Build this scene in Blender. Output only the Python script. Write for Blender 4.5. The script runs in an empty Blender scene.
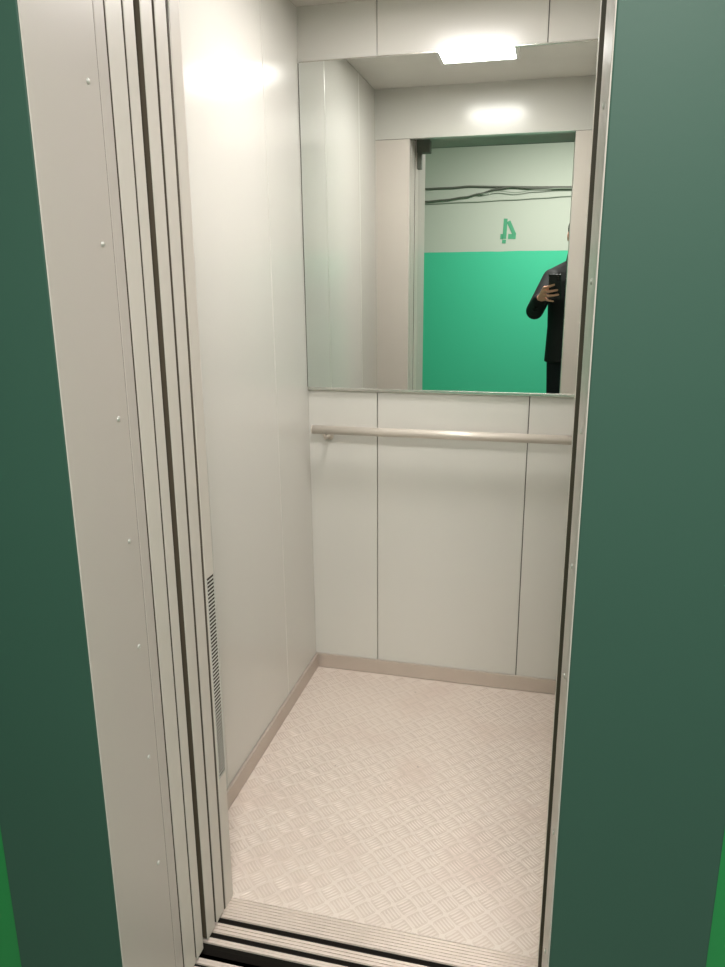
import bpy, bmesh, math, random
from mathutils import Vector, Matrix
random.seed(7)
C = bpy.context.scene.collection
PI = math.pi

# ------------------------------------------------------------------ camera, light, exposure
YAW, PITCH, ROLL, FOC, EYE = 0.24889, 0.26181, -0.00653, 763.97, 1.42
fwd = Vector((-math.sin(YAW) * math.cos(PITCH), math.cos(YAW) * math.cos(PITCH), -math.sin(PITCH)))
r0 = Vector((math.cos(YAW), math.sin(YAW), 0)); u0 = r0.cross(fwd)
RGT = r0 * math.cos(ROLL) + u0 * math.sin(ROLL)
UPV = u0 * math.cos(ROLL) - r0 * math.sin(ROLL)
cam_data = bpy.data.cameras.new('camera'); cam = bpy.data.objects.new('camera', cam_data); C.objects.link(cam)
cam_data.sensor_fit = 'VERTICAL'; cam_data.sensor_height = 36.0; cam_data.lens = FOC * 36.0 / 967.0
cam_data.clip_start = 0.05; cam_data.clip_end = 50
M = Matrix((RGT, UPV, -fwd)).transposed().to_4x4(); M.translation = Vector((0, 0, EYE)); cam.matrix_world = M
bpy.context.scene.camera = cam

world = bpy.data.worlds.new('world'); bpy.context.scene.world = world; world.use_nodes = True
world.node_tree.nodes['Background'].inputs[0].default_value = (0.5, 0.55, 0.5, 1)
world.node_tree.nodes['Background'].inputs[1].default_value = 0.0

vs = bpy.context.scene.view_settings
vs.view_transform = 'Standard'; vs.look = 'None'; vs.gamma = 1.0; vs.use_curve_mapping = False
vs.exposure = 0.6
LAMP_STRENGTH = 35.0
LAMP_COLOR = (1.0, 0.952, 0.925)

def area_light(name, loc, size, power, color, target):
    d = bpy.data.lights.new(name, 'AREA'); d.shape = 'DISK'; d.size = size; d.energy = power; d.color = color
    o = bpy.data.objects.new(name, d); C.objects.link(o); o.location = loc
    o.rotation_euler = (Vector(target) - Vector(loc)).to_track_quat('-Z', 'Y').to_euler()
    return o
area_light('landing_ceiling_light', (0.12, -0.35, 2.58), 0.6, 54.0, (1.0, 0.965, 0.93), (0.12, -0.35, 0))

# ------------------------------------------------------------------ materials
def lin(c):
    return tuple(((v / 255) / 12.92 if v / 255 <= 0.04045 else ((v / 255 + 0.055) / 1.055) ** 2.4) for v in c) + (1,)
def mat(name, rgb, rough=0.5, metal=0.0, var=0.0, vscale=6.0, bump=0.0, bscale=200.0, spec=0.5, rvar=0.0, coat=0.0):
    m = bpy.data.materials.new(name); m.use_nodes = True
    nt = m.node_tree; b = nt.nodes['Principled BSDF']
    b.inputs['Base Color'].default_value = lin(rgb); b.inputs['Roughness'].default_value = rough
    b.inputs['Metallic'].default_value = metal; b.inputs['Specular IOR Level'].default_value = spec
    b.inputs['Coat Weight'].default_value = coat; b.inputs['Coat Roughness'].default_value = 0.12
    tc = nt.nodes.new('ShaderNodeTexCoord')
    if var or rvar:
        n = nt.nodes.new('ShaderNodeTexNoise'); n.inputs['Scale'].default_value = vscale; n.inputs['Detail'].default_value = 5
        nt.links.new(tc.outputs['Object'], n.inputs['Vector'])
        if var:
            mx = nt.nodes.new('ShaderNodeMix'); mx.data_type = 'RGBA'
            c = lin(rgb)
            mx.inputs[6].default_value = tuple(max(0, v * (1 - var)) for v in c[:3]) + (1,)
            mx.inputs[7].default_value = tuple(min(1, v * (1 + var)) for v in c[:3]) + (1,)
            nt.links.new(n.outputs['Fac'], mx.inputs[0]); nt.links.new(mx.outputs[2], b.inputs['Base Color'])
        if rvar:
            mr = nt.nodes.new('ShaderNodeMapRange'); mr.inputs[3].default_value = rough - rvar; mr.inputs[4].default_value = rough + rvar
            nt.links.new(n.outputs['Fac'], mr.inputs[0]); nt.links.new(mr.outputs[0], b.inputs['Roughness'])
    if bump:
        n2 = nt.nodes.new('ShaderNodeTexNoise'); n2.inputs['Scale'].default_value = bscale
        bp = nt.nodes.new('ShaderNodeBump'); bp.inputs['Strength'].default_value = bump; bp.inputs['Distance'].default_value = 0.001
        nt.links.new(tc.outputs['Object'], n2.inputs['Vector']); nt.links.new(n2.outputs['Fac'], bp.inputs['Height'])
        nt.links.new(bp.outputs['Normal'], b.inputs['Normal'])
    return m

MT = {}
MT['panel'] = mat('cabin_panel_steel', (203, 201, 194), 0.21, 0.0, 0.02, 3.0, 0.04, 500, 0.5)
MT['panel_dark'] = mat('panel_gap', (70, 66, 58), 0.7)
MT['ceiling'] = mat('ceiling_sheet', (214, 211, 204), 0.55, 0.0, 0.10, 5.0)
MT['steel'] = mat('brushed_steel', (186, 175, 165), 0.36, 0.4, 0.05, 14.0, 0.05, 300)
MT['alu'] = mat('sill_aluminium', (216, 202, 192), 0.42, 0.35, 0.08, 30.0)
MT['floor'] = mat('chequer_plate', (226, 214, 204), 0.50, 0.32, 0.06, 3.0, 0.05, 300, 0.5)
def stain(m, rgb, scale, lo, hi):
    nt = m.node_tree; b = nt.nodes['Principled BSDF']; src = b.inputs['Base Color'].links[0].from_socket
    g = nt.nodes.new('ShaderNodeNewGeometry'); n = nt.nodes.new('ShaderNodeTexNoise'); n.inputs['Scale'].default_value = scale; n.inputs['Detail'].default_value = 4
    nt.links.new(g.outputs['Position'], n.inputs['Vector'])
    mr = nt.nodes.new('ShaderNodeMapRange'); mr.inputs[1].default_value = lo; mr.inputs[2].default_value = hi
    nt.links.new(n.outputs['Fac'], mr.inputs[0])
    mx = nt.nodes.new('ShaderNodeMix'); mx.data_type = 'RGBA'; mx.inputs[7].default_value = lin(rgb)
    nt.links.new(mr.outputs[0], mx.inputs[0]); nt.links.new(src, mx.inputs[6]); nt.links.new(mx.outputs[2], b.inputs['Base Color'])
stain(MT['floor'], (214, 194, 183), 4.2, 0.50, 0.85)
stain(MT['floor'], (120, 104, 92), 34.0, 0.70, 0.80)
MT['floor_grime'] = mat('grimy_plate', (211, 196, 184), 0.55, 0.2, 0.10, 5.0)
MT['door'] = mat('door_panel_paint', (206, 198, 189), 0.38, 0.0, 0.02, 6.0)
MT['reveal'] = mat('reveal_sheet', (190, 180, 173), 0.36, 0.0, 0.03, 4.0)
MT['rivet'] = mat('rivet_metal', (215, 213, 208), 0.3, 0.6)
MT['gap_shade'] = mat('gap_shade_colour', (84, 74, 60), 0.6)  # dark tone standing in for the shade inside the narrow door gaps
MT['bracket'] = mat('bracket_grey', (106, 112, 100), 0.6)
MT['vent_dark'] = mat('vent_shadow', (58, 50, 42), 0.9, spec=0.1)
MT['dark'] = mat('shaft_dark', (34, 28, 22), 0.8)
MT['portal'] = mat('portal_dark_green', (52, 80, 69), 0.55, 0.0, 0.05, 3.0, 0.08, 120, 0.35)
MT['lintel'] = mat('lintel_sheet', (140, 136, 126), 0.5, 0, 0.15, 12)
MT['mirror'] = mat('mirror_glass', (227, 231, 228), 0.0, 1.0)
MT['mirror_edge'] = mat('mirror_trim', (205, 203, 196), 0.25, 0.8)
MT['rail'] = mat('rail_steel', (206, 198, 187), 0.36, 0.3)
MT['white'] = mat('lamp_housing', (225, 224, 220), 0.5)
MT['cable'] = mat('cable_sheath', (92, 94, 85), 0.6, 0, 0.15, 30)
MT['pale_cable'] = mat('pale_cable_sheath', (140, 148, 134), 0.6)
MT['number'] = mat('green_stencil_paint', (70, 150, 112), 0.6, 0, 0.1, 40)
MT['landing_floor'] = mat('landing_concrete', (120, 116, 108), 0.7, 0, 0.15, 8)
MT['whitewash'] = mat('whitewash', (196, 200, 188), 0.8, 0, 0.04, 3)
MT['skin'] = mat('skin', (226, 162, 138), 0.5, 0, 0.05, 30)
MT['coat'] = mat('black_coat_cloth', (21, 21, 21), 0.75, 0, 0.25, 60, 0.25, 300, 0.3)
MT['trousers'] = mat('dark_trouser_cloth', (34, 35, 40), 0.85, 0, 0.2, 60, 0.2, 400, 0.2)
MT['shoe'] = mat('shoe_leather', (22, 21, 20), 0.4)
MT['hair'] = mat('dark_hair', (42, 33, 26), 0.6, 0, 0.3, 80, 0.5, 250)
MT['eye'] = mat('eye', (225, 222, 216), 0.15)
MT['phone'] = mat('phone_body', (38, 40, 42), 0.25, 0.2)
MT['glass_black'] = mat('black_glass', (8, 8, 9), 0.05)

def emission_mat(name, color, strength):
    m = bpy.data.materials.new(name); m.use_nodes = True; nt = m.node_tree
    b = nt.nodes['Principled BSDF']; b.inputs['Base Color'].default_value = (0.9, 0.9, 0.88, 1)
    b.inputs['Emission Color'].default_value = color + (1,); b.inputs['Emission Strength'].default_value = strength
    return m
MT['glow'] = emission_mat('lit_diffuser', LAMP_COLOR, LAMP_STRENGTH)

def two_tone(name, low, high, z):
    m = mat(name, low, 0.38, 0.0, 0, 3, 0.12, 60, 0.5); nt = m.node_tree; b = nt.nodes['Principled BSDF']
    g = nt.nodes.new('ShaderNodeNewGeometry'); s = nt.nodes.new('ShaderNodeSeparateXYZ')
    nt.links.new(g.outputs['Position'], s.inputs[0])
    n = nt.nodes.new('ShaderNodeTexNoise'); n.inputs['Scale'].default_value = 5; nt.links.new(g.outputs['Position'], n.inputs['Vector'])
    wob = nt.nodes.new('ShaderNodeMath'); wob.operation = 'MULTIPLY_ADD'; wob.inputs[1].default_value = 0.012; nt.links.new(n.outputs['Fac'], wob.inputs[0])
    nt.links.new(s.outputs['Z'], wob.inputs[2])
    gt = nt.nodes.new('ShaderNodeMath'); gt.operation = 'GREATER_THAN'; gt.inputs[1].default_value = z + 0.006
    nt.links.new(wob.outputs[0], gt.inputs[0])
    mx = nt.nodes.new('ShaderNodeMix'); mx.data_type = 'RGBA'; mx.inputs[6].default_value = lin(low); mx.inputs[7].default_value = lin(high)
    nt.links.new(gt.outputs[0], mx.inputs[0]); nt.links.new(mx.outputs[2], b.inputs['Base Color'])
    mr = nt.nodes.new('ShaderNodeMapRange'); mr.inputs[3].default_value = 0.38; mr.inputs[4].default_value = 0.85
    nt.links.new(gt.outputs[0], mr.inputs[0]); nt.links.new(mr.outputs[0], b.inputs['Roughness'])
    return m
MT['landing_wall'] = two_tone('landing_two_tone_paint', (66, 186, 146), (180, 184, 172), 1.627)
MT['landing_wall_dim'] = two_tone('landing_front_dim', (34, 128, 68), (184, 197, 176), 1.627)  # same paint as the rear wall, its dimmer look put into the colour

# ------------------------------------------------------------------ mesh helpers
def obj(name, bm, m, parent=None, smooth=False, loc=None):
    me = bpy.data.meshes.new(name)
    if smooth:
        for f in bm.faces: f.smooth = True
    bm.normal_update(); bm.to_mesh(me); bm.free()
    if m: me.materials.append(MT[m] if isinstance(m, str) else m)
    o = bpy.data.objects.new(name, me); C.objects.link(o)
    if parent: o.parent = parent
    if loc: o.location = loc
    return o
def empty(name, loc):
    o = bpy.data.objects.new(name, None); C.objects.link(o); o.location = loc; o.empty_display_size = 0.05
    return o
def tag(o, label, cat, group=None):
    o['label'] = label; o['category'] = cat
    if group: o['group'] = group
    return o
def struct(o, label=None, cat=None):
    o['kind'] = 'structure'
    if label: o['label'] = label
    if cat: o['category'] = cat
    return o
def add_box(bm, x0, x1, y0, y1, z0, z1, bev=0.0):
    t = bmesh.new()
    vv = [t.verts.new((x, y, z)) for x in (x0, x1) for y in (y0, y1) for z in (z0, z1)]
    for f in ((0, 1, 3, 2), (4, 6, 7, 5), (0, 4, 5, 1), (2, 3, 7, 6), (0, 2, 6, 4), (1, 5, 7, 3)):
        t.faces.new([vv[i] for i in f])
    if bev:
        bmesh.ops.bevel(t, geom=t.edges[:] + t.verts[:], offset=bev, segments=2, affect='EDGES', profile=0.5)
    bmesh.ops.recalc_face_normals(t, faces=t.faces[:])
    merge(bm, t)
def merge(bm, t):
    me = bpy.data.meshes.new('tmp'); t.to_mesh(me); t.free(); bm.from_mesh(me); bpy.data.meshes.remove(me)
def boxes(*bs, bev=0.0):
    bm = bmesh.new()
    for b in bs: add_box(bm, *b, bev=bev)
    return bm
def loft(bm, rings, cap=True):
    """rings: list of lists of points, same length"""
    vr = [[bm.verts.new(p) for p in r] for r in rings]
    n = len(vr[0])
    for a, b in zip(vr, vr[1:]):
        for i in range(n):
            bm.faces.new((a[i], a[(i + 1) % n], b[(i + 1) % n], b[i]))
    if cap:
        bm.faces.new(vr[0][::-1]); bm.faces.new(vr[-1])
def frame_of(d):
    d = d.normalized(); a = Vector((0, 0, 1)) if abs(d.z) < 0.9 else Vector((0, 1, 0))
    u = d.cross(a).normalized(); return u, d.cross(u)
def tube(bm, pts, rad, n=12, cap=True):
    pts = [Vector(p) for p in pts]
    if not isinstance(rad, (list, tuple)): rad = [rad] * len(pts)
    rings = []; u = None
    for i, p in enumerate(pts):
        d = (pts[min(i + 1, len(pts) - 1)] - pts[max(i - 1, 0)]).normalized()
        if u is None: u, w = frame_of(d)
        else:
            u = (u - d * u.dot(d)).normalized(); w = d.cross(u)
        rings.append([p + (u * math.cos(2 * PI * k / n) + w * math.sin(2 * PI * k / n)) * rad[i] for k in range(n)])
    loft(bm, rings, cap)
def capsule(bm, a, b, ra, rb, n=16):
    a, b = Vector(a), Vector(b); d = (b - a); L = d.length; d = d / L
    pts, rr = [], []
    for k in range(1, 6):
        t = k / 5 * PI / 2; pts.append(a - d * ra * math.cos(t)); rr.append(max(ra * math.sin(t), 1e-4))
    for k in range(4, -1, -1):
        t = k / 5 * PI / 2 if k else 0.08; pts.append(b + d * rb * math.cos(t)); rr.append(max(rb * math.sin(t), 1e-4))
    pts.insert(5, b); rr.insert(5, rb)
    tube(bm, pts, rr, n)
def chain(bm, pts, rr, n=16):
    for i in range(len(pts) - 1): capsule(bm, pts[i], pts[i + 1], rr[i], rr[i + 1], n)
def ellipsoid(bm, c, r, rot=None, seg=24):
    t = bmesh.new(); bmesh.ops.create_uvsphere(t, u_segments=seg, v_segments=seg // 2, radius=1.0)
    mx = Matrix.Translation(Vector(c)) @ (rot.to_4x4() if rot else Matrix.Identity(4)) @ Matrix.Diagonal((*r, 1))
    bmesh.ops.transform(t, matrix=mx, verts=t.verts[:]); merge(bm, t)
def cyl(bm, c, axis, r, h, n=16):
    a = Vector(axis).normalized(); tube(bm, [Vector(c), Vector(c) + a * h], r, n)
def remesh(bm, voxel, smooth_it=4):
    """union of overlapping closed shapes into one continuous skin"""
    me = bpy.data.meshes.new('tmp'); bmesh.ops.recalc_face_normals(bm, faces=bm.faces[:]); bm.to_mesh(me); bm.free()
    o = bpy.data.objects.new('tmp', me); C.objects.link(o)
    r = o.modifiers.new('r', 'REMESH'); r.mode = 'VOXEL'; r.voxel_size = voxel; r.use_smooth_shade = True
    if smooth_it:
        s = o.modifiers.new('s', 'SMOOTH'); s.factor = 0.5; s.iterations = smooth_it
    dg = bpy.context.evaluated_depsgraph_get(); ev = o.evaluated_get(dg)
    res = bmesh.new(); res.from_mesh(ev.to_mesh()); ev.to_mesh_clear()
    bpy.data.objects.remove(o); bpy.data.meshes.remove(me)
    return res

# ------------------------------------------------------------------ lift cabin shell
XL, XR, YF, YB, ZC = -0.820, 0.157, 1.385, 2.505, 2.225      # inner faces of the cabin
OPL, OPR = -0.677, 0.0335                                   # doorway edges
GAP = 0.0012
# floor: aluminium five-bar tread plate
floor = obj('floor', boxes((XL - 0.02, XR + 0.02, 1.377, YB + 0.02, -0.02, 0.0)), 'floor')
struct(floor, 'aluminium chequer-plate floor of the lift cabin', 'floor')
bm = bmesh.new()
P = 0.0435; c45 = math.sqrt(0.5)
def tread_bar(bm, cx, cy, ang, L, Wd, H):
    ca, sa = math.cos(ang), math.sin(ang)
    def pt(a, b, z): return bm.verts.new((cx + a * ca - b * sa, cy + a * sa + b * ca, z))
    base = [pt(-L / 2, 0, 0), pt(-L * .3, -Wd * .42, 0), pt(0, -Wd / 2, 0), pt(L * .3, -Wd * .42, 0), pt(L / 2, 0, 0), pt(L * .3, Wd * .42, 0), pt(0, Wd / 2, 0), pt(-L * .3, Wd * .42, 0)]
    top = [pt(-L * .25, 0, H * .9), pt(0, 0, H), pt(L * .25, 0, H * .9)]
    for f in ((0, 1, 't0'), (1, 2, 't1', 't0'), (2, 3, 't2', 't1'), (3, 4, 't2'), (4, 5, 't2'), (5, 6, 't1', 't2'), (6, 7, 't0', 't1'), (7, 0, 't0')):
        bm.faces.new([top[int(i[1])] if isinstance(i, str) else base[i] for i in f])
N = 40
for i in range(-N, N):
    for j in range(-N, N):
        cx = -0.33 + (i - j) * P * c45; cy = 1.94 + (i + j) * P * c45
        if not (XL - 0.01 < cx < XR + 0.01 and 1.35 < cy < YB): continue
        ang = PI / 4 if (i + j) % 2 == 0 else -PI / 4
        for k in range(-2, 3):
            off = k * 0.0082
            bx, by = cx - math.sin(ang) * off, cy + math.cos(ang) * off
            if not (XL < bx < XR and 1.36 < by < YB): continue
            tread_bar(bm, bx, by, ang, 0.039 if abs(k) < 2 else 0.037, 0.0058, 0.0014)
def clip_front(bm): bmesh.ops.bisect_plane(bm, geom=bm.verts[:] + bm.edges[:] + bm.faces[:], plane_co=(0, 1.378, 0), plane_no=(0, -1, 0), clear_outer=True)
clip_front(bm)
pat = obj('tread_pattern', bm, 'floor', floor, smooth=True)

bm = bmesh.new()          # grime worn into each patch of bars
for i in range(-N, N):
    for j in range(-N, N):
        cx = -0.33 + (i - j) * P * c45; cy = 1.94 + (i + j) * P * c45
        if not (XL + 0.02 < cx < XR - 0.02 and 1.35 < cy < YB - 0.03): continue
        h = 0.0195 * math.sqrt(2); w = 0.12
        q = [(h * (1 - w), h * w), (h * w, h * (1 - w)), (-h * w, h * (1 - w)), (-h * (1 - w), h * w), (-h * (1 - w), -h * w), (-h * w, -h * (1 - w)), (h * w, -h * (1 - w)), (h * (1 - w), -h * w)]
        bm.faces.new([bm.verts.new((cx + a, cy + b, 0.00015)) for a, b in q])
clip_front(bm)
obj('grime', bm, 'floor_grime', floor)

def panel_wall(name, label, backing, panels, mt='panel'):
    w = struct(obj(name, boxes(backing), 'panel_dark'), label, 'wall')
    for b in panels:
        obj('wall_panel', boxes(b, bev=0.0032 if name == 'wall_left' else 0.0018), mt, w)
    return w
Z0 = 0.0
# back wall: narrow, wide, narrow sheet
panel_wall('wall_back', 'pale grey panelled back wall of the cabin, behind the mirror and handrail',
           (XL - 0.018, XR, YB + 0.012, YB + 0.022, Z0, ZC),
           [(XL - 0.018, -0.583 - GAP, YB, YB + 0.014, Z0, ZC), (-0.583 + GAP, -0.079 - GAP, YB, YB + 0.014, Z0, ZC), (-0.079 + GAP, XR, YB, YB + 0.014, Z0, ZC)])
panel_wall('wall_left', 'glossy pale grey panelled left side wall of the cabin',
           (XL - 0.022, XL - 0.012, YF, YB + 0.022, Z0, ZC),
           [(XL - 0.014, XL, YF, 1.690 - GAP / 2, Z0, ZC), (XL - 0.014, XL, 1.690 + GAP / 2, 2.192 - GAP / 2, Z0, ZC), (XL - 0.014, XL, 2.192 + GAP / 2, YB, Z0, ZC)])
for o in [bpy.data.objects['wall_left']] + list(bpy.data.objects['wall_left'].children):      # the side wall leans out a little
    for v in o.data.vertices: v.co.x -= 0.0064 * v.co.z
panel_wall('wall_right', 'pale grey panelled right side wall of the cabin, hidden by the door jamb',
           (XR + 0.012, XR + 0.022, YF, YB + 0.022, Z0, ZC),
           [(XR, XR + 0.014, YF, 1.690 - GAP / 2, Z0, ZC), (XR, XR + 0.014, 1.690 + GAP / 2, 2.192 - GAP / 2, Z0, ZC), (XR, XR + 0.014, 2.192 + GAP / 2, YB, Z0, ZC)])
DZ = 2.018
wf = struct(obj('wall_front', boxes((XL - 0.018, XR, 1.352, 1.366, DZ + 0.06, ZC)), 'panel_dark'), 'pale grey front wall of the cabin around the doorway, seen in the mirror', 'wall')
obj('door_header_panel', boxes((XL - 0.018, XR, 1.345, YF, DZ, ZC), bev=0.0018), 'panel', wf)
obj('door_column', boxes((XL - 0.018, OPL, 1.345, YF, Z0, DZ - GAP), bev=0.0018), "door", wf)
obj('door_column', boxes((OPR, XR, 1.345, YF, Z0, DZ - GAP), bev=0.0018), "door", wf)
obj('column_gap_shade', boxes((XL, OPL - 0.002, 1.3405, 1.3449, Z0, DZ - 0.002)), 'gap_shade', wf)  # dark strip added as shade in the gap before the column
obj('column_gap_shade', boxes((OPR + 0.0006, XR, 1.3405, 1.3449, Z0, DZ - 0.002)), 'gap_shade', wf)  # dark strip added over the lit column face to shade this gap
# slotted ventilation strip low on the edge of the left column
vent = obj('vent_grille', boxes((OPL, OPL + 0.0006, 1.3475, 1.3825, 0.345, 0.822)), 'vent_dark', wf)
vent['label'] = 'strip of slanted ventilation slots'
bm = bmesh.new()
for z in [0.3465 + 0.0085 * k for k in range(56)]:
    vsq = [bm.verts.new((OPL + dx, y, z + dz)) for dx in (0.0005, 0.0010) for (y, dz) in ((1.350, 0), (1.380, 0), (1.380, 0.0036), (1.350, 0.0036))]
    for f in ((4, 5, 6, 7), (0, 1, 5, 4), (3, 7, 6, 2)): bm.faces.new([vsq[i] for i in f])
for y0, y1 in ((1.347, 1.350), (1.380, 1.383)): add_box(bm, OPL + 0.0003, OPL + 0.0010, y0, y1, 0.345, 0.822)
obj('grille_bars', bm, 'panel', vent)
# ceiling
struct(obj('ceiling', boxes((XL - 0.02, XR + 0.02, 1.345, YB + 0.02, ZC, ZC + 0.02)), 'ceiling'), 'dull grey sheet ceiling of the cabin, seen in the mirror', 'ceiling')
# skirting
struct(obj('baseboard_back', boxes((XL, XR, YB - 0.009, YB, 0.0015, 0.056), bev=0.0015), 'steel'), 'brushed steel skirting along the foot of the back wall', 'skirting')
struct(obj('baseboard_left', boxes((XL, XL + 0.009, YF, YB - 0.009, 0.0015, 0.056), bev=0.0015), 'steel'), 'brushed steel skirting along the foot of the left wall', 'skirting')
struct(obj('baseboard_right', boxes((XR - 0.009, XR, YF, YB - 0.009, 0.0015, 0.056), bev=0.0015), 'steel'), 'brushed steel skirting along the foot of the right wall', 'skirting')

# ------------------------------------------------------------------ landing shell
RY, LX0, LX1, LZ, WY0, WY1 = -1.55, -2.1, 1.9, 2.62, 0.957, 1.10
HX0, HX1, HZ = -0.70, 0.055, 2.06        # hole in the landing wall
struct(obj('wall_landing_front', boxes((LX0, HX0, WY0, WY1, 0, LZ), (HX1, LX1, WY0, WY1, 0, LZ), (HX0, HX1, WY0, WY1, HZ, LZ)), 'landing_wall_dim'), 'green painted landing wall around the lift doorway', 'wall')
wr = struct(obj('wall_landing_rear', boxes((LX0, LX1, RY - 0.1, RY, 0, LZ)), 'landing_wall'), 'green and whitewashed landing wall opposite the lift, seen in the mirror', 'wall')
struct(obj('wall_landing_left', boxes((LX0 - 0.1, LX0, RY, WY0, 0, LZ)), 'landing_wall'), 'left end wall of the landing', 'wall')
struct(obj('wall_landing_right', boxes((LX1, LX1 + 0.1, RY, WY0, 0, LZ)), 'landing_wall'), 'right end wall of the landing', 'wall')
struct(obj('floor_landing', boxes((LX0, LX1, RY, 1.107, -0.1, 0)), 'landing_floor'), 'grey concrete floor of the landing', 'floor')
struct(obj('ceiling_landing', boxes((LX0, LX1, RY, WY1, LZ, LZ + 0.1)), 'whitewash'), 'whitewashed landing ceiling', 'ceiling')
# stencilled floor number on the rear wall
def wallpt(px, py):       # a pixel of the mirror image -> (x, z) on the rear wall
    d = RGT * (px - 362.5) - UPV * (py - 483.5) + fwd * FOC
    k = (2 * 2.495 - RY) / d.y
    return d.x * k + 2 * 0.0055 * (2.495 - RY), EYE + d.z * k
def stroke(bm, p, q, w, t=0.002):
    a, b = Vector(wallpt(*p)), Vector(wallpt(*q)); d = (b - a).normalized(); n = Vector((-d.y, d.x)) * w / 2
    c = [a + n, b + n, b - n, a - n]
    vv = [bm.verts.new((v.x, y, v.y)) for y in (RY - 0.002, RY + t) for v in c]
    for f in ((0, 1, 2, 3), (7, 6, 5, 4), (0, 4, 5, 1), (1, 5, 6, 2), (2, 6, 7, 3), (3, 7, 4, 0)): bm.faces.new([vv[i] for i in f])
bm = bmesh.new()
stroke(bm, (505.8, 218.6), (504.4, 238.8), 0.030); stroke(bm, (504.2, 239.6), (503.8, 243.4), 0.030)
stroke(bm, (508.6, 221.2), (514.6, 235.0), 0.030, 0.003)
stroke(bm, (508.2, 236.4), (515.8, 236.6), 0.038); stroke(bm, (500.4, 236.6), (503.0, 236.6), 0.040)
bmesh.ops.recalc_face_normals(bm, faces=bm.faces[:])
num = obj('painted_number', bm, 'number', wr); num['label'] = 'green stencilled figure 4'

# ------------------------------------------------------------------ lift portal on the landing
portal = tag(empty('lift_door_frame', ((OPL + 0.037) / 2, 0.94, 0)), 'dark green steel lift door frame with light grey riveted reveals', 'door frame')
def pobj(name, bm, m, smooth=False):
    o = obj(name, bm, m, portal, smooth); o.matrix_parent_inverse = Matrix.Translation(-portal.location); return o
LR = 0.0372                        # right reveal
pobj('facing_panel', boxes((-0.892, OPL - 0.0015, 0.937, WY0 - 0.0005, 0.002, 2.26), bev=0.002), 'portal')
pobj('facing_panel', boxes((LR + 0.0015, 0.248, 0.937, WY0 - 0.0005, 0.002, 2.26), bev=0.002), 'portal')
pobj('facing_header', boxes((OPL - 0.0014, LR + 0.0014, 0.937, WY0 - 0.0005, 2.042, 2.26), bev=0.002), 'portal')
o = pobj('reveal_panel', boxes((OPL - 0.0205, OPL, 0.9385, 1.107, 0.002, 2.04), bev=0.0012), 'reveal'); o['label'] = 'light grey riveted reveal'
pobj('reveal_trim', boxes((OPL - 0.0205, OPL, 1.109, 1.136, 0.002, 2.04), bev=0.0015), 'reveal')
o = pobj('reveal_panel', boxes((LR, LR + 0.0175, 0.9385, 1.107, 0.002, 2.04), bev=0.0012), 'reveal'); o['label'] = 'light grey riveted reveal'
pobj('trim_gap_shade', boxes((OPL - 0.0205, OPL - 0.0012, 1.1065, 1.1095, 0.002, 2.04)), 'gap_shade')  # dark strip added so the trim joint looks like a shaded gap
o = pobj('trim_gap_shade', boxes((OPL - 0.0205, OPL - 0.002, 1.1362, 1.1385, 0.002, 2.04)), 'gap_shade')  # dark strip standing in for shade between trim and first leaf
pobj('reveal_trim', boxes((LR, LR + 0.0175, 1.109, 1.216, 0.002, 2.04), bev=0.0015), 'reveal')
pobj('lintel_panel', boxes((OPL - 0.0205, LR + 0.0175, 0.9385, 1.216, 2.042, 2.058)), 'lintel')
pobj('lock_bracket', boxes((OPL + 0.001, OPL + 0.062, 1.150, 1.205, 1.985, 2.041), (OPL + 0.001, OPL + 0.022, 1.165, 1.190, 1.915, 1.986), bev=0.003), 'bracket')
def rivet(x, y, z, sx):
    bm = bmesh.new()
    prof = [(0.0, 0.0042), (0.0012, 0.0040), (0.0020, 0.0028), (0.0024, 0.0006)]
    rings = [[(x + sx * h, y + r * math.cos(2 * PI * k / 12), z + r * math.sin(2 * PI * k / 12)) for k in range(12)] for h, r in prof]
    loft(bm, rings); bmesh.ops.recalc_face_normals(bm, faces=bm.faces[:])
    pobj('rivet', bm, 'rivet', True)
for z in (1.697, 1.473, 1.205, 0.9986, 0.805, 0.585, 0.356): rivet(OPL, 1.077, z, 1)
for z in (1.62, 1.415, 1.22, 1.027, 0.856, 0.585, 0.356): rivet(LR, 1.05, z, -1)

# door leaves, pushed open to the left
def leaf(name, label, cat, y0, y1, top, group):
    t = tag(empty(name, (OPL - 0.18, (y0 + y1) / 2, 0.012)), label, cat, group)
    def ch(n, bm, m):
        o = obj(n, bm, m, t); o.matrix_parent_inverse = Matrix.Translation(-t.location); return o
    ch('edge_profile', boxes((OPL - 0.0022, OPL, y0, y1, 0.006, top), bev=0.001), 'door')
    o = ch('leaf_panel', boxes((OPL - 0.36, OPL - 0.0020, y0 + 0.001, y1 - 0.001, 0.010, top)), 'gap_shade'); o['label'] = 'leaf face coloured dark as the shade in the gap'  # face coloured dark so the gaps between leaves look shaded
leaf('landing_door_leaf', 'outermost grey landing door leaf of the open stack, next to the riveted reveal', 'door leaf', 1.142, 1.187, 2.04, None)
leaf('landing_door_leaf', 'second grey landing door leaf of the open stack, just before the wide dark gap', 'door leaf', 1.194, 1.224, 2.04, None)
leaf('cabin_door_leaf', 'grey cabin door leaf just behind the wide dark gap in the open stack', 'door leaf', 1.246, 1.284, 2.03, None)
leaf('cabin_door_leaf', 'innermost grey cabin door leaf of the open stack, beside the slotted column', 'door leaf', 1.294, 1.333, 2.03, None)

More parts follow.
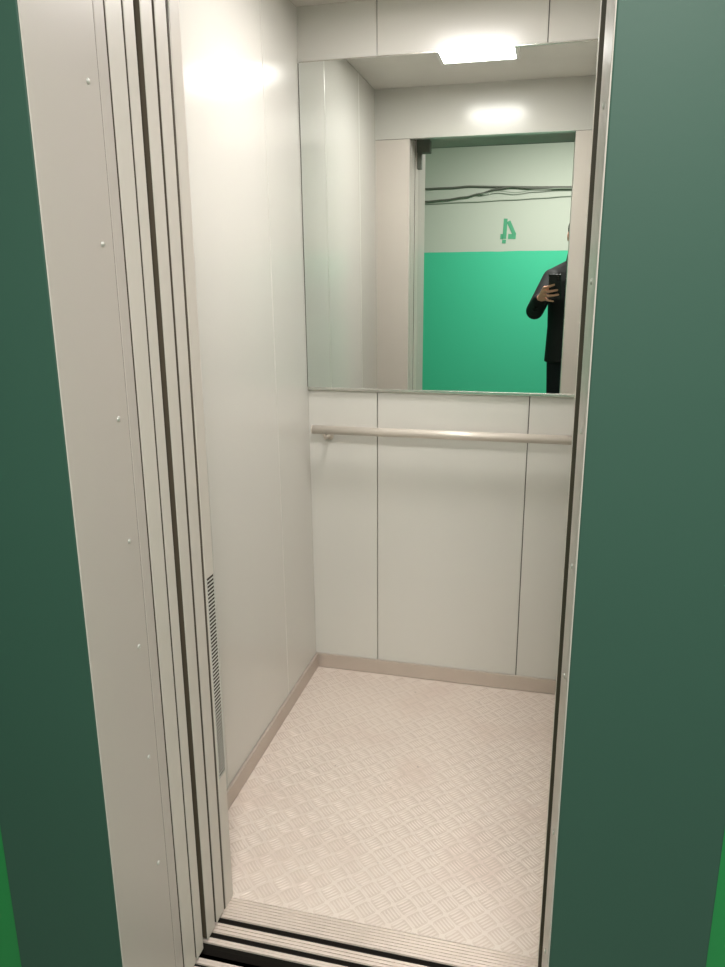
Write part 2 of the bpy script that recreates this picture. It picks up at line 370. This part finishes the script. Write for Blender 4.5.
# sills with tracks
def sill(name, label, y_front, y_back, strips, x0, x1):
    bm = bmesh.new()
    for a, b in strips:
        add_box(bm, x0, x1, a, b, -0.004, -0.0022)
        n = max(2, int(round((b - a) / 0.0085)))
        for k in range(n):
            y = a + (k + 0.5) * (b - a) / n
            add_box(bm, x0, x1, y - 0.0032, y + 0.0032, -0.0024, 0.0)
    t = tag(obj(name, bm, 'alu'), label, 'sill')
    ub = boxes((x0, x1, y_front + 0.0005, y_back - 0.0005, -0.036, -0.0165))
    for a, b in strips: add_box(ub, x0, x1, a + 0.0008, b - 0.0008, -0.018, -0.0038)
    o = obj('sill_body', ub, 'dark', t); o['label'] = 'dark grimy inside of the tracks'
    return t
cs = sill('cabin_sill', 'ribbed aluminium cabin sill with two dark door tracks, at the edge of the chequer plate', 1.246, 1.376, [(1.246, 1.260), (1.276, 1.3025), (1.3185, 1.376)], -1.05, 0.10)
ls = sill('landing_sill', 'aluminium landing sill lip across the wide dark clearance gap, nearest the viewer', 1.108, 1.206, [(1.108, 1.157), (1.173, 1.183), (1.192, 1.206)], -1.05, 0.10)
# dark shaft behind the doors
struct(obj('wall_shaft_left', boxes((-1.30, -1.28, 1.10, 2.60, -0.4, 2.5)), 'dark'), 'dark lift shaft wall left of the cabin, behind the stacked door leaves', 'wall')
struct(obj('wall_shaft_right', boxes((0.36, 0.38, 1.10, 2.60, -0.4, 2.5)), 'dark'), 'dark lift shaft wall right of the cabin', 'wall')
struct(obj('floor_shaft', boxes((-1.30, 0.38, 1.10, 2.60, -0.42, -0.40)), 'dark'), 'dark bottom of the lift shaft under the sills', 'floor')

# ------------------------------------------------------------------ cabin fittings
MY, MIRROR_YAW = 2.495, 0.0055
mir = tag(empty('wall_mirror', (-0.33, YB, 1.056)), 'large frameless mirror over the handrail on the back wall', 'mirror')
def mch(n, bm, m, par=mir):
    o = obj(n, bm, m, par); o.matrix_parent_inverse = Matrix.Translation(-mir.location); return o
bm = boxes((XL - 0.004, XR - 0.002, MY, YB - 0.001, 1.063, 2.066))
for v in bm.verts:
    if v.co.x < XL + 0.01 and v.co.z > 2: v.co.x -= 0.006
for v in bm.verts:                       # the glass is hung very slightly out of true
    if v.co.y < MY + 0.001: v.co.y += MIRROR_YAW * (v.co.x + 0.33)
mch('mirror_glass', bm, 'mirror')
o = mch('bottom_trim', boxes((XL - 0.005, XR - 0.002, MY - 0.003, YB, 1.053, 1.063), bev=0.001), 'mirror_edge'); o['label'] = 'bright metal channel along the lower edge'
o = mch('top_trim', boxes((XL - 0.009, XR - 0.002, MY - 0.002, YB, 2.066, 2.070), bev=0.001), 'mirror_edge')
bm = boxes((XL - 0.0062, XL - 0.004, MY, YB, 1.063, 2.066))
for v in bm.verts:
    if v.co.z > 2: v.co.x -= 0.006
mch('backing_edge', bm, 'panel_dark')

rail = tag(empty('handrail', (-0.33, YB, 0.925)), 'round steel handrail across the back wall under the mirror', 'handrail')
def rch(n, bm, m, smooth=True):
    o = obj(n, bm, m, rail, smooth); o.matrix_parent_inverse = Matrix.Translation(-rail.location); return o
RYc, RZ, RR = 2.430, 0.928, 0.0145
bm = bmesh.new(); tube(bm, [(-0.790, RYc, RZ), (0.125, RYc, RZ)], RR, 24)
rch('rail_tube', bm, 'rail')
for x, s in ((-0.790, -1), (0.125, 1)):
    bm = bmesh.new(); tube(bm, [(x, RYc, RZ), (x + s * 0.003, RYc, RZ), (x + s * 0.005, RYc, RZ)], [RR * 1.04, RR * 1.04, RR * 0.7], 24); rch('end_cap', bm, 'rail')
for x in (-0.752, 0.09):
    bm = bmesh.new()
    tube(bm, [(x, RYc, RZ - 0.008), (x, RYc + 0.004, RZ - 0.022), (x, RYc + 0.018, RZ - 0.032), (x, YB - 0.002, RZ - 0.034)], 0.0055, 12)
    cyl(bm, (x, YB - 0.004, RZ - 0.034), (0, 1, 0), 0.014, 0.003, 20)
    rch('wall_bracket', bm, 'rail')

lamp = tag(empty('ceiling_lamp', (-0.335, 1.945, ZC)), 'square lit ceiling lamp of the cabin, glowing in the top of the mirror', 'lamp')
def lch(n, bm, m):
    o = obj(n, bm, m, lamp); o.matrix_parent_inverse = Matrix.Translation(-lamp.location); return o
lx0, lx1, ly0, ly1 = -0.472, -0.204, 1.80, 2.09
lch('lamp_housing', boxes((lx0 - 0.014, lx1 + 0.014, ly0 - 0.014, ly0, ZC - 0.020, ZC), (lx0 - 0.014, lx1 + 0.014, ly1, ly1 + 0.014, ZC - 0.020, ZC), (lx0 - 0.014, lx0, ly0, ly1, ZC - 0.020, ZC), (lx1, lx1 + 0.014, ly0, ly1, ZC - 0.020, ZC)), 'white')
lch('diffuser', boxes((lx0, lx1, ly0, ly1, ZC - 0.018, ZC - 0.004), bev=0.003), 'glow')

# ------------------------------------------------------------------ cables on the landing wall (seen in the mirror)
def cable(name, label, px, rad, m, group=None, off=0.012):
    pts = []
    for i in range(len(px) - 1):
        for k in range(4):
            t = k / 4; s = t * t * (3 - 2 * t)
            pts.append((px[i][0] + (px[i + 1][0] - px[i][0]) * t, px[i][1] + (px[i + 1][1] - px[i][1]) * s))
    pts.append(px[-1])
    bm = bmesh.new(); tube(bm, [(*wallpt(*p),) for p in pts] and [(wallpt(*p)[0], RY + off, wallpt(*p)[1]) for p in pts], rad, 8)
    return tag(obj(name, bm, m, None, True), label, 'cable', group)
cable('wall_cable', 'upper dark cable running level along the whitewashed landing wall', [(310, 192.0), (385, 190.5), (425, 189.2), (450, 188.2), (470, 186.6), (500, 187.0), (535, 187.3), (568, 187.2), (600, 187.0), (740, 184.0)], 0.0075, 'cable')
cable('wall_cable', 'dark cable rising from lower left to join the upper cable on the landing wall', [(310, 205.5), (385, 203.5), (425, 202.0), (445, 200.2), (466, 197.3), (480, 194.0), (495, 189.8), (512, 187.2), (535, 188.6), (568, 187.8), (600, 187.4), (740, 184.8)], 0.006, 'cable', off=0.022)
cable('wall_cable', 'thin pale cable sloping along lowest on the landing wall above the number', [(310, 209.0), (385, 206.0), (425, 204.2), (470, 202.2), (510, 200.0), (540, 198.2), (568, 196.2), (600, 194.5), (740, 188.0)], 0.0035, 'pale_cable', off=0.008)
cable('wall_cable', 'slack thin cable hanging just under the junction of the upper cables', [(480, 194.6), (500, 191.5), (515, 193.0), (535, 190.5), (560, 188.8), (600, 188.2), (740, 185.6)], 0.0035, 'pale_cable', off=0.030)

# ------------------------------------------------------------------ smartphone and person (seen in the mirror)
def P3(a, b, c): return Vector((0, 0, EYE)) + RGT * a + UPV * b + fwd * c
phone = tag(empty('smartphone', P3(-0.02, -0.06, -0.016)), 'dark smartphone held up in the hand of the person', 'phone')
PM = Matrix((RGT, UPV, fwd)).transposed().to_4x4(); PM.translation = Vector((0, 0, EYE))
def phch(n, bm, m, par=phone):
    bmesh.ops.transform(bm, matrix=PM, verts=bm.verts[:])
    o = obj(n, bm, m, par)
    if par is phone: o.matrix_parent_inverse = Matrix.Translation(-phone.location)
    return o
phch('phone_body', boxes((-0.058, 0.017, -0.140, 0.017, -0.0200, -0.0120), bev=0.0025), 'phone')
phch('screen', boxes((-0.055, 0.014, -0.137, 0.014, -0.0206, -0.0199)), 'glass_black')
bump = phch('camera_bump', boxes((-0.012, 0.012, -0.030, 0.012, -0.0122, -0.0100), bev=0.001), 'phone')
for b in (0.0, -0.018):
    bm = bmesh.new(); cyl(bm, (0, b, -0.0101), (0, 0, 1), 0.007, 0.0012, 20); phch('lens', bm, 'glass_black', bump)

BX, BY = 0.135, -0.42
person = tag(empty('person', (BX, BY, 0)), 'person in a black coat and dark trousers holding up a phone on the landing', 'person')
def pch(n, bm, m, smooth=True, par=person):
    o = obj(n, bm, m, par, smooth)
    if par is person: o.matrix_parent_inverse = Matrix.Translation(-person.location)
    return o
# skeleton points
Lsh, Lel = Vector((-0.035, -0.42, 1.418)), Vector((-0.132, -0.29, 1.210))
Lwr = P3(-0.128, -0.150, -0.050)
Rsh, Rel, Rwr = Vector((0.305, -0.42, 1.435)), Vector((0.365, -0.45, 1.16)), Vector((0.365, -0.38, 0.915))
HC = Vector((0.131, -0.395, 1.690))
def ring(cx, cy, z, rx, ry, n=28): return [(cx + rx * math.cos(2 * PI * k / n), cy + ry * math.sin(2 * PI * k / n), z) for k in range(n)]
bm = bmesh.new()
loft(bm, [ring(BX, BY, z, rx, ry) for z, rx, ry in ((0.88, .150, .100), (0.98, .158, .104), (1.10, .140, .095), (1.25, .155, .098), (1.38, .165, .090), (1.46, .120, .075), (1.50, .070, .062))])
capsule(bm, (BX, BY, 1.46), (0.140, -0.405, 1.60), .060, .055)
# head
ellipsoid(bm, HC + Vector((0, -0.005, 0.015)), (.073, .094, .098)); ellipsoid(bm, HC + Vector((0, 0.020, -0.050)), (.056, .068, .062))
ellipsoid(bm, HC + Vector((0, 0.060, -0.095)), (.024, .020, .016))
capsule(bm, HC + Vector((0, 0.086, 0.010)), HC + Vector((0, 0.104, -0.030)), .008, .013)
for s in (-1, 1):
    ellipsoid(bm, HC + Vector((s * 0.009, 0.097, -0.033)), (.008, .009, .007))
    ellipsoid(bm, HC + Vector((s * 0.075, -0.005, -0.012)), (.008, .018, .032))
    ellipsoid(bm, HC + Vector((s * 0.030, 0.074, 0.026)), (.020, .011, .006))
    ellipsoid(bm, HC + Vector((s * 0.040, 0.050, -0.022)), (.020, .020, .020))
ellipsoid(bm, HC + Vector((0, 0.086, -0.056)), (.023, .010, .005)); ellipsoid(bm, HC + Vector((0, 0.084, -0.066)), (.019, .010, .006))
# arms
chain(bm, [Lsh, Lel, Lwr], [.055, .042, .026]); chain(bm, [Rsh, Rel, Rwr], [.055, .042, .026])
# left hand gripping the phone from its side: palm, four fingers across the back, thumb on the screen side
kn = [P3(-0.086, -0.070, -0.022), P3(-0.091, -0.094, -0.020), P3(-0.090, -0.118, -0.021), P3(-0.082, -0.141, -0.024)]
for k in kn: capsule(bm, Lwr + (k - Lwr) * 0.15, k, .017, .0115)
capsule(bm, Lwr, (kn[1] + kn[2]) / 2, .021, .016)
ft = [((-0.062, -0.058, 0.006), (-0.041, -0.051, 0.001), (-0.022, -0.046, -0.004)),
      ((-0.062, -0.086, 0.008), (-0.030, -0.082, 0.003), (-0.003, -0.079, -0.004)),
      ((-0.060, -0.113, 0.007), (-0.026, -0.111, 0.003), (0.004, -0.107, -0.004)),
      ((-0.064, -0.142, 0.000), (-0.046, -0.146, 0.001), (-0.027, -0.149, -0.002))]
for k, f, rr in zip(kn, ft, (.0088, .0092, .0088, .0076)):
    chain(bm, [k] + [P3(*p) for p in f], [rr * 1.12, rr, rr * .92, rr * .78], 12)
chain(bm, [P3(-0.112, -0.128, -0.046), P3(-0.092, -0.100, -0.050), P3(-0.066, -0.074, -0.040), P3(-0.042, -0.056, -0.0295)], [.016, .0125, .0105, .0085], 12)
# relaxed right hand
rk = [Rwr + Vector((0.006, 0.030 - 0.019 * i, -0.092 + 0.006 * abs(i - 1))) for i in range(4)]
for k in rk: capsule(bm, Rwr + Vector((0, 0, -0.012)), k, .017, .011)
for i, k in enumerate(rk):
    L = (.072, .080, .074, .058)[i]; rr = (.0085, .009, .0085, .0072)[i]
    p1 = k + Vector((-0.006, -0.001 * i, -L * .48)); p2 = p1 + Vector((-0.014, 0, -L * .28)); p3 = p2 + Vector((-0.016, 0, -L * .18))
    chain(bm, [k, p1, p2, p3], [rr * 1.1, rr, rr * .9, rr * .78], 12)
chain(bm, [Rwr + Vector((-0.004, 0.016, -0.024)), Rwr + Vector((-0.012, 0.044, -0.056)), Rwr + Vector((-0.018, 0.054, -0.088)), Rwr + Vector((-0.022, 0.054, -0.112))], [.016, .0118, .0102, .0085], 12)
# legs inside the trousers
for s, x in ((-1, BX - 0.088), (1, BX + 0.092)):
    chain(bm, [(x, BY, 0.92), (x, BY + 0.01, 0.50), (x, BY - 0.01, 0.09)], [.070, .048, .036])
    capsule(bm, (x, BY - 0.01, 0.065), (x, BY + 0.13, 0.045), .032, .026)
bm = remesh(bm, 0.0036, 5)
body = pch('body', bm, 'skin')
# clothes and hair
bm = bmesh.new()
loft(bm, [ring(BX, BY, z, rx, ry, 36) for z, rx, ry in ((0.865, .192, .142), (0.95, .188, .138), (1.10, .182, .132), (1.28, .188, .130), (1.40, .184, .116), (1.455, .160, .100), (1.495, .118, .086), (1.525, .076, .076), (1.555, .072, .074))])
for p in (Lsh, Rsh):
    ellipsoid(bm, p + (Vector((BX, BY, p.z)) - p) * 0.08, (.064, .072, .060)); capsule(bm, Vector((BX + (p.x - BX) * 0.35, BY, 1.478)), p + Vector((0, 0, 0.004)), .055, .054)
chain(bm, [Lsh, Lel + Vector((0, 0, 0)), Lel + (Lwr - Lel) * 0.90], [.060, .058, .042]); chain(bm, [Rsh, Rel, Rel + (Rwr - Rel) * 0.92], [.070, .058, .042])
for t in (0.25, 0.55, 0.8):
    p = Lel + (Lwr - Lel) * t; d = (Lwr - Lel).normalized(); u, w = frame_of(d)
    capsule(bm, p + u * 0.045, p - u * 0.02 + w * 0.042, .010, .010)
coat = pch('coat', remesh(bm, 0.006, 5), 'coat')
bm = bmesh.new()
rings = []
for z, r, ry in ((1.515, .080, .078), (1.555, .074, .076), (1.570, .071, .073)): rings.append(ring(BX, BY + 0.008, z, r + .006, ry + .006, 32))
for z, r, ry in ((1.570, .063, .066), (1.530, .066, .068)): rings.append(ring(BX, BY + 0.008, z, r, ry, 32))
loft(bm, rings, cap=False); pch('collar', bm, 'coat', True, coat)
bm = bmesh.new()
for x in (BX - 0.088, BX + 0.092):
    chain(bm, [(x, BY, 0.90), (x, BY + 0.01, 0.50), (x, BY - 0.012, 0.13)], [.088, .070, .060], 20)
    tube(bm, [(x, BY - 0.012, 0.20), (x, BY - 0.012, 0.065)], [.062, .064], 20)
pch('trousers', remesh(bm, 0.006, 4), 'trousers')
for x in (BX - 0.088, BX + 0.092):
    bm = bmesh.new()
    capsule(bm, (x, BY - 0.045, 0.045), (x, BY + 0.03, 0.055), .042, .046); capsule(bm, (x, BY + 0.03, 0.045), (x, BY + 0.165, 0.036), .046, .034)
    add_box(bm, x - 0.040, x + 0.040, BY - 0.085, BY + 0.185, 0.004, 0.022, bev=0.008)
    bm = remesh(bm, 0.005, 4)
    bmesh.ops.bisect_plane(bm, geom=bm.verts[:] + bm.edges[:] + bm.faces[:], plane_co=(0, 0, 0.0015), plane_no=(0, 0, -1), clear_outer=True)
    pch('shoe', bm, 'shoe')
bm = bmesh.new()
ellipsoid(bm, HC + Vector((0, -0.018, 0.035)), (.081, .092, .090)); ellipsoid(bm, HC + Vector((0, -0.050, -0.010)), (.074, .058, .075))
for s in (-1, 1): capsule(bm, HC + Vector((s * 0.066, 0.020, 0.035)), HC + Vector((s * 0.070, 0.012, -0.012)), .012, .006)
ellipsoid(bm, HC + Vector((0.006, 0.040, 0.082)), (.062, .046, .040)); ellipsoid(bm, HC + Vector((-0.030, 0.058, 0.078)), (.034, .026, .024))
pch('hair', remesh(bm, 0.0045, 4), 'hair')
for s in (-1, 1):
    bm = bmesh.new(); ellipsoid(bm, HC + Vector((s * 0.031, 0.075, 0.008)), (.0125, .010, .008), seg=16); e = pch('eye', bm, 'eye')
    bm = bmesh.new(); ellipsoid(bm, HC + Vector((s * 0.031, 0.0835, 0.007)), (.0055, .0025, .0055), seg=12); pch('iris', bm, 'shoe', True, e)
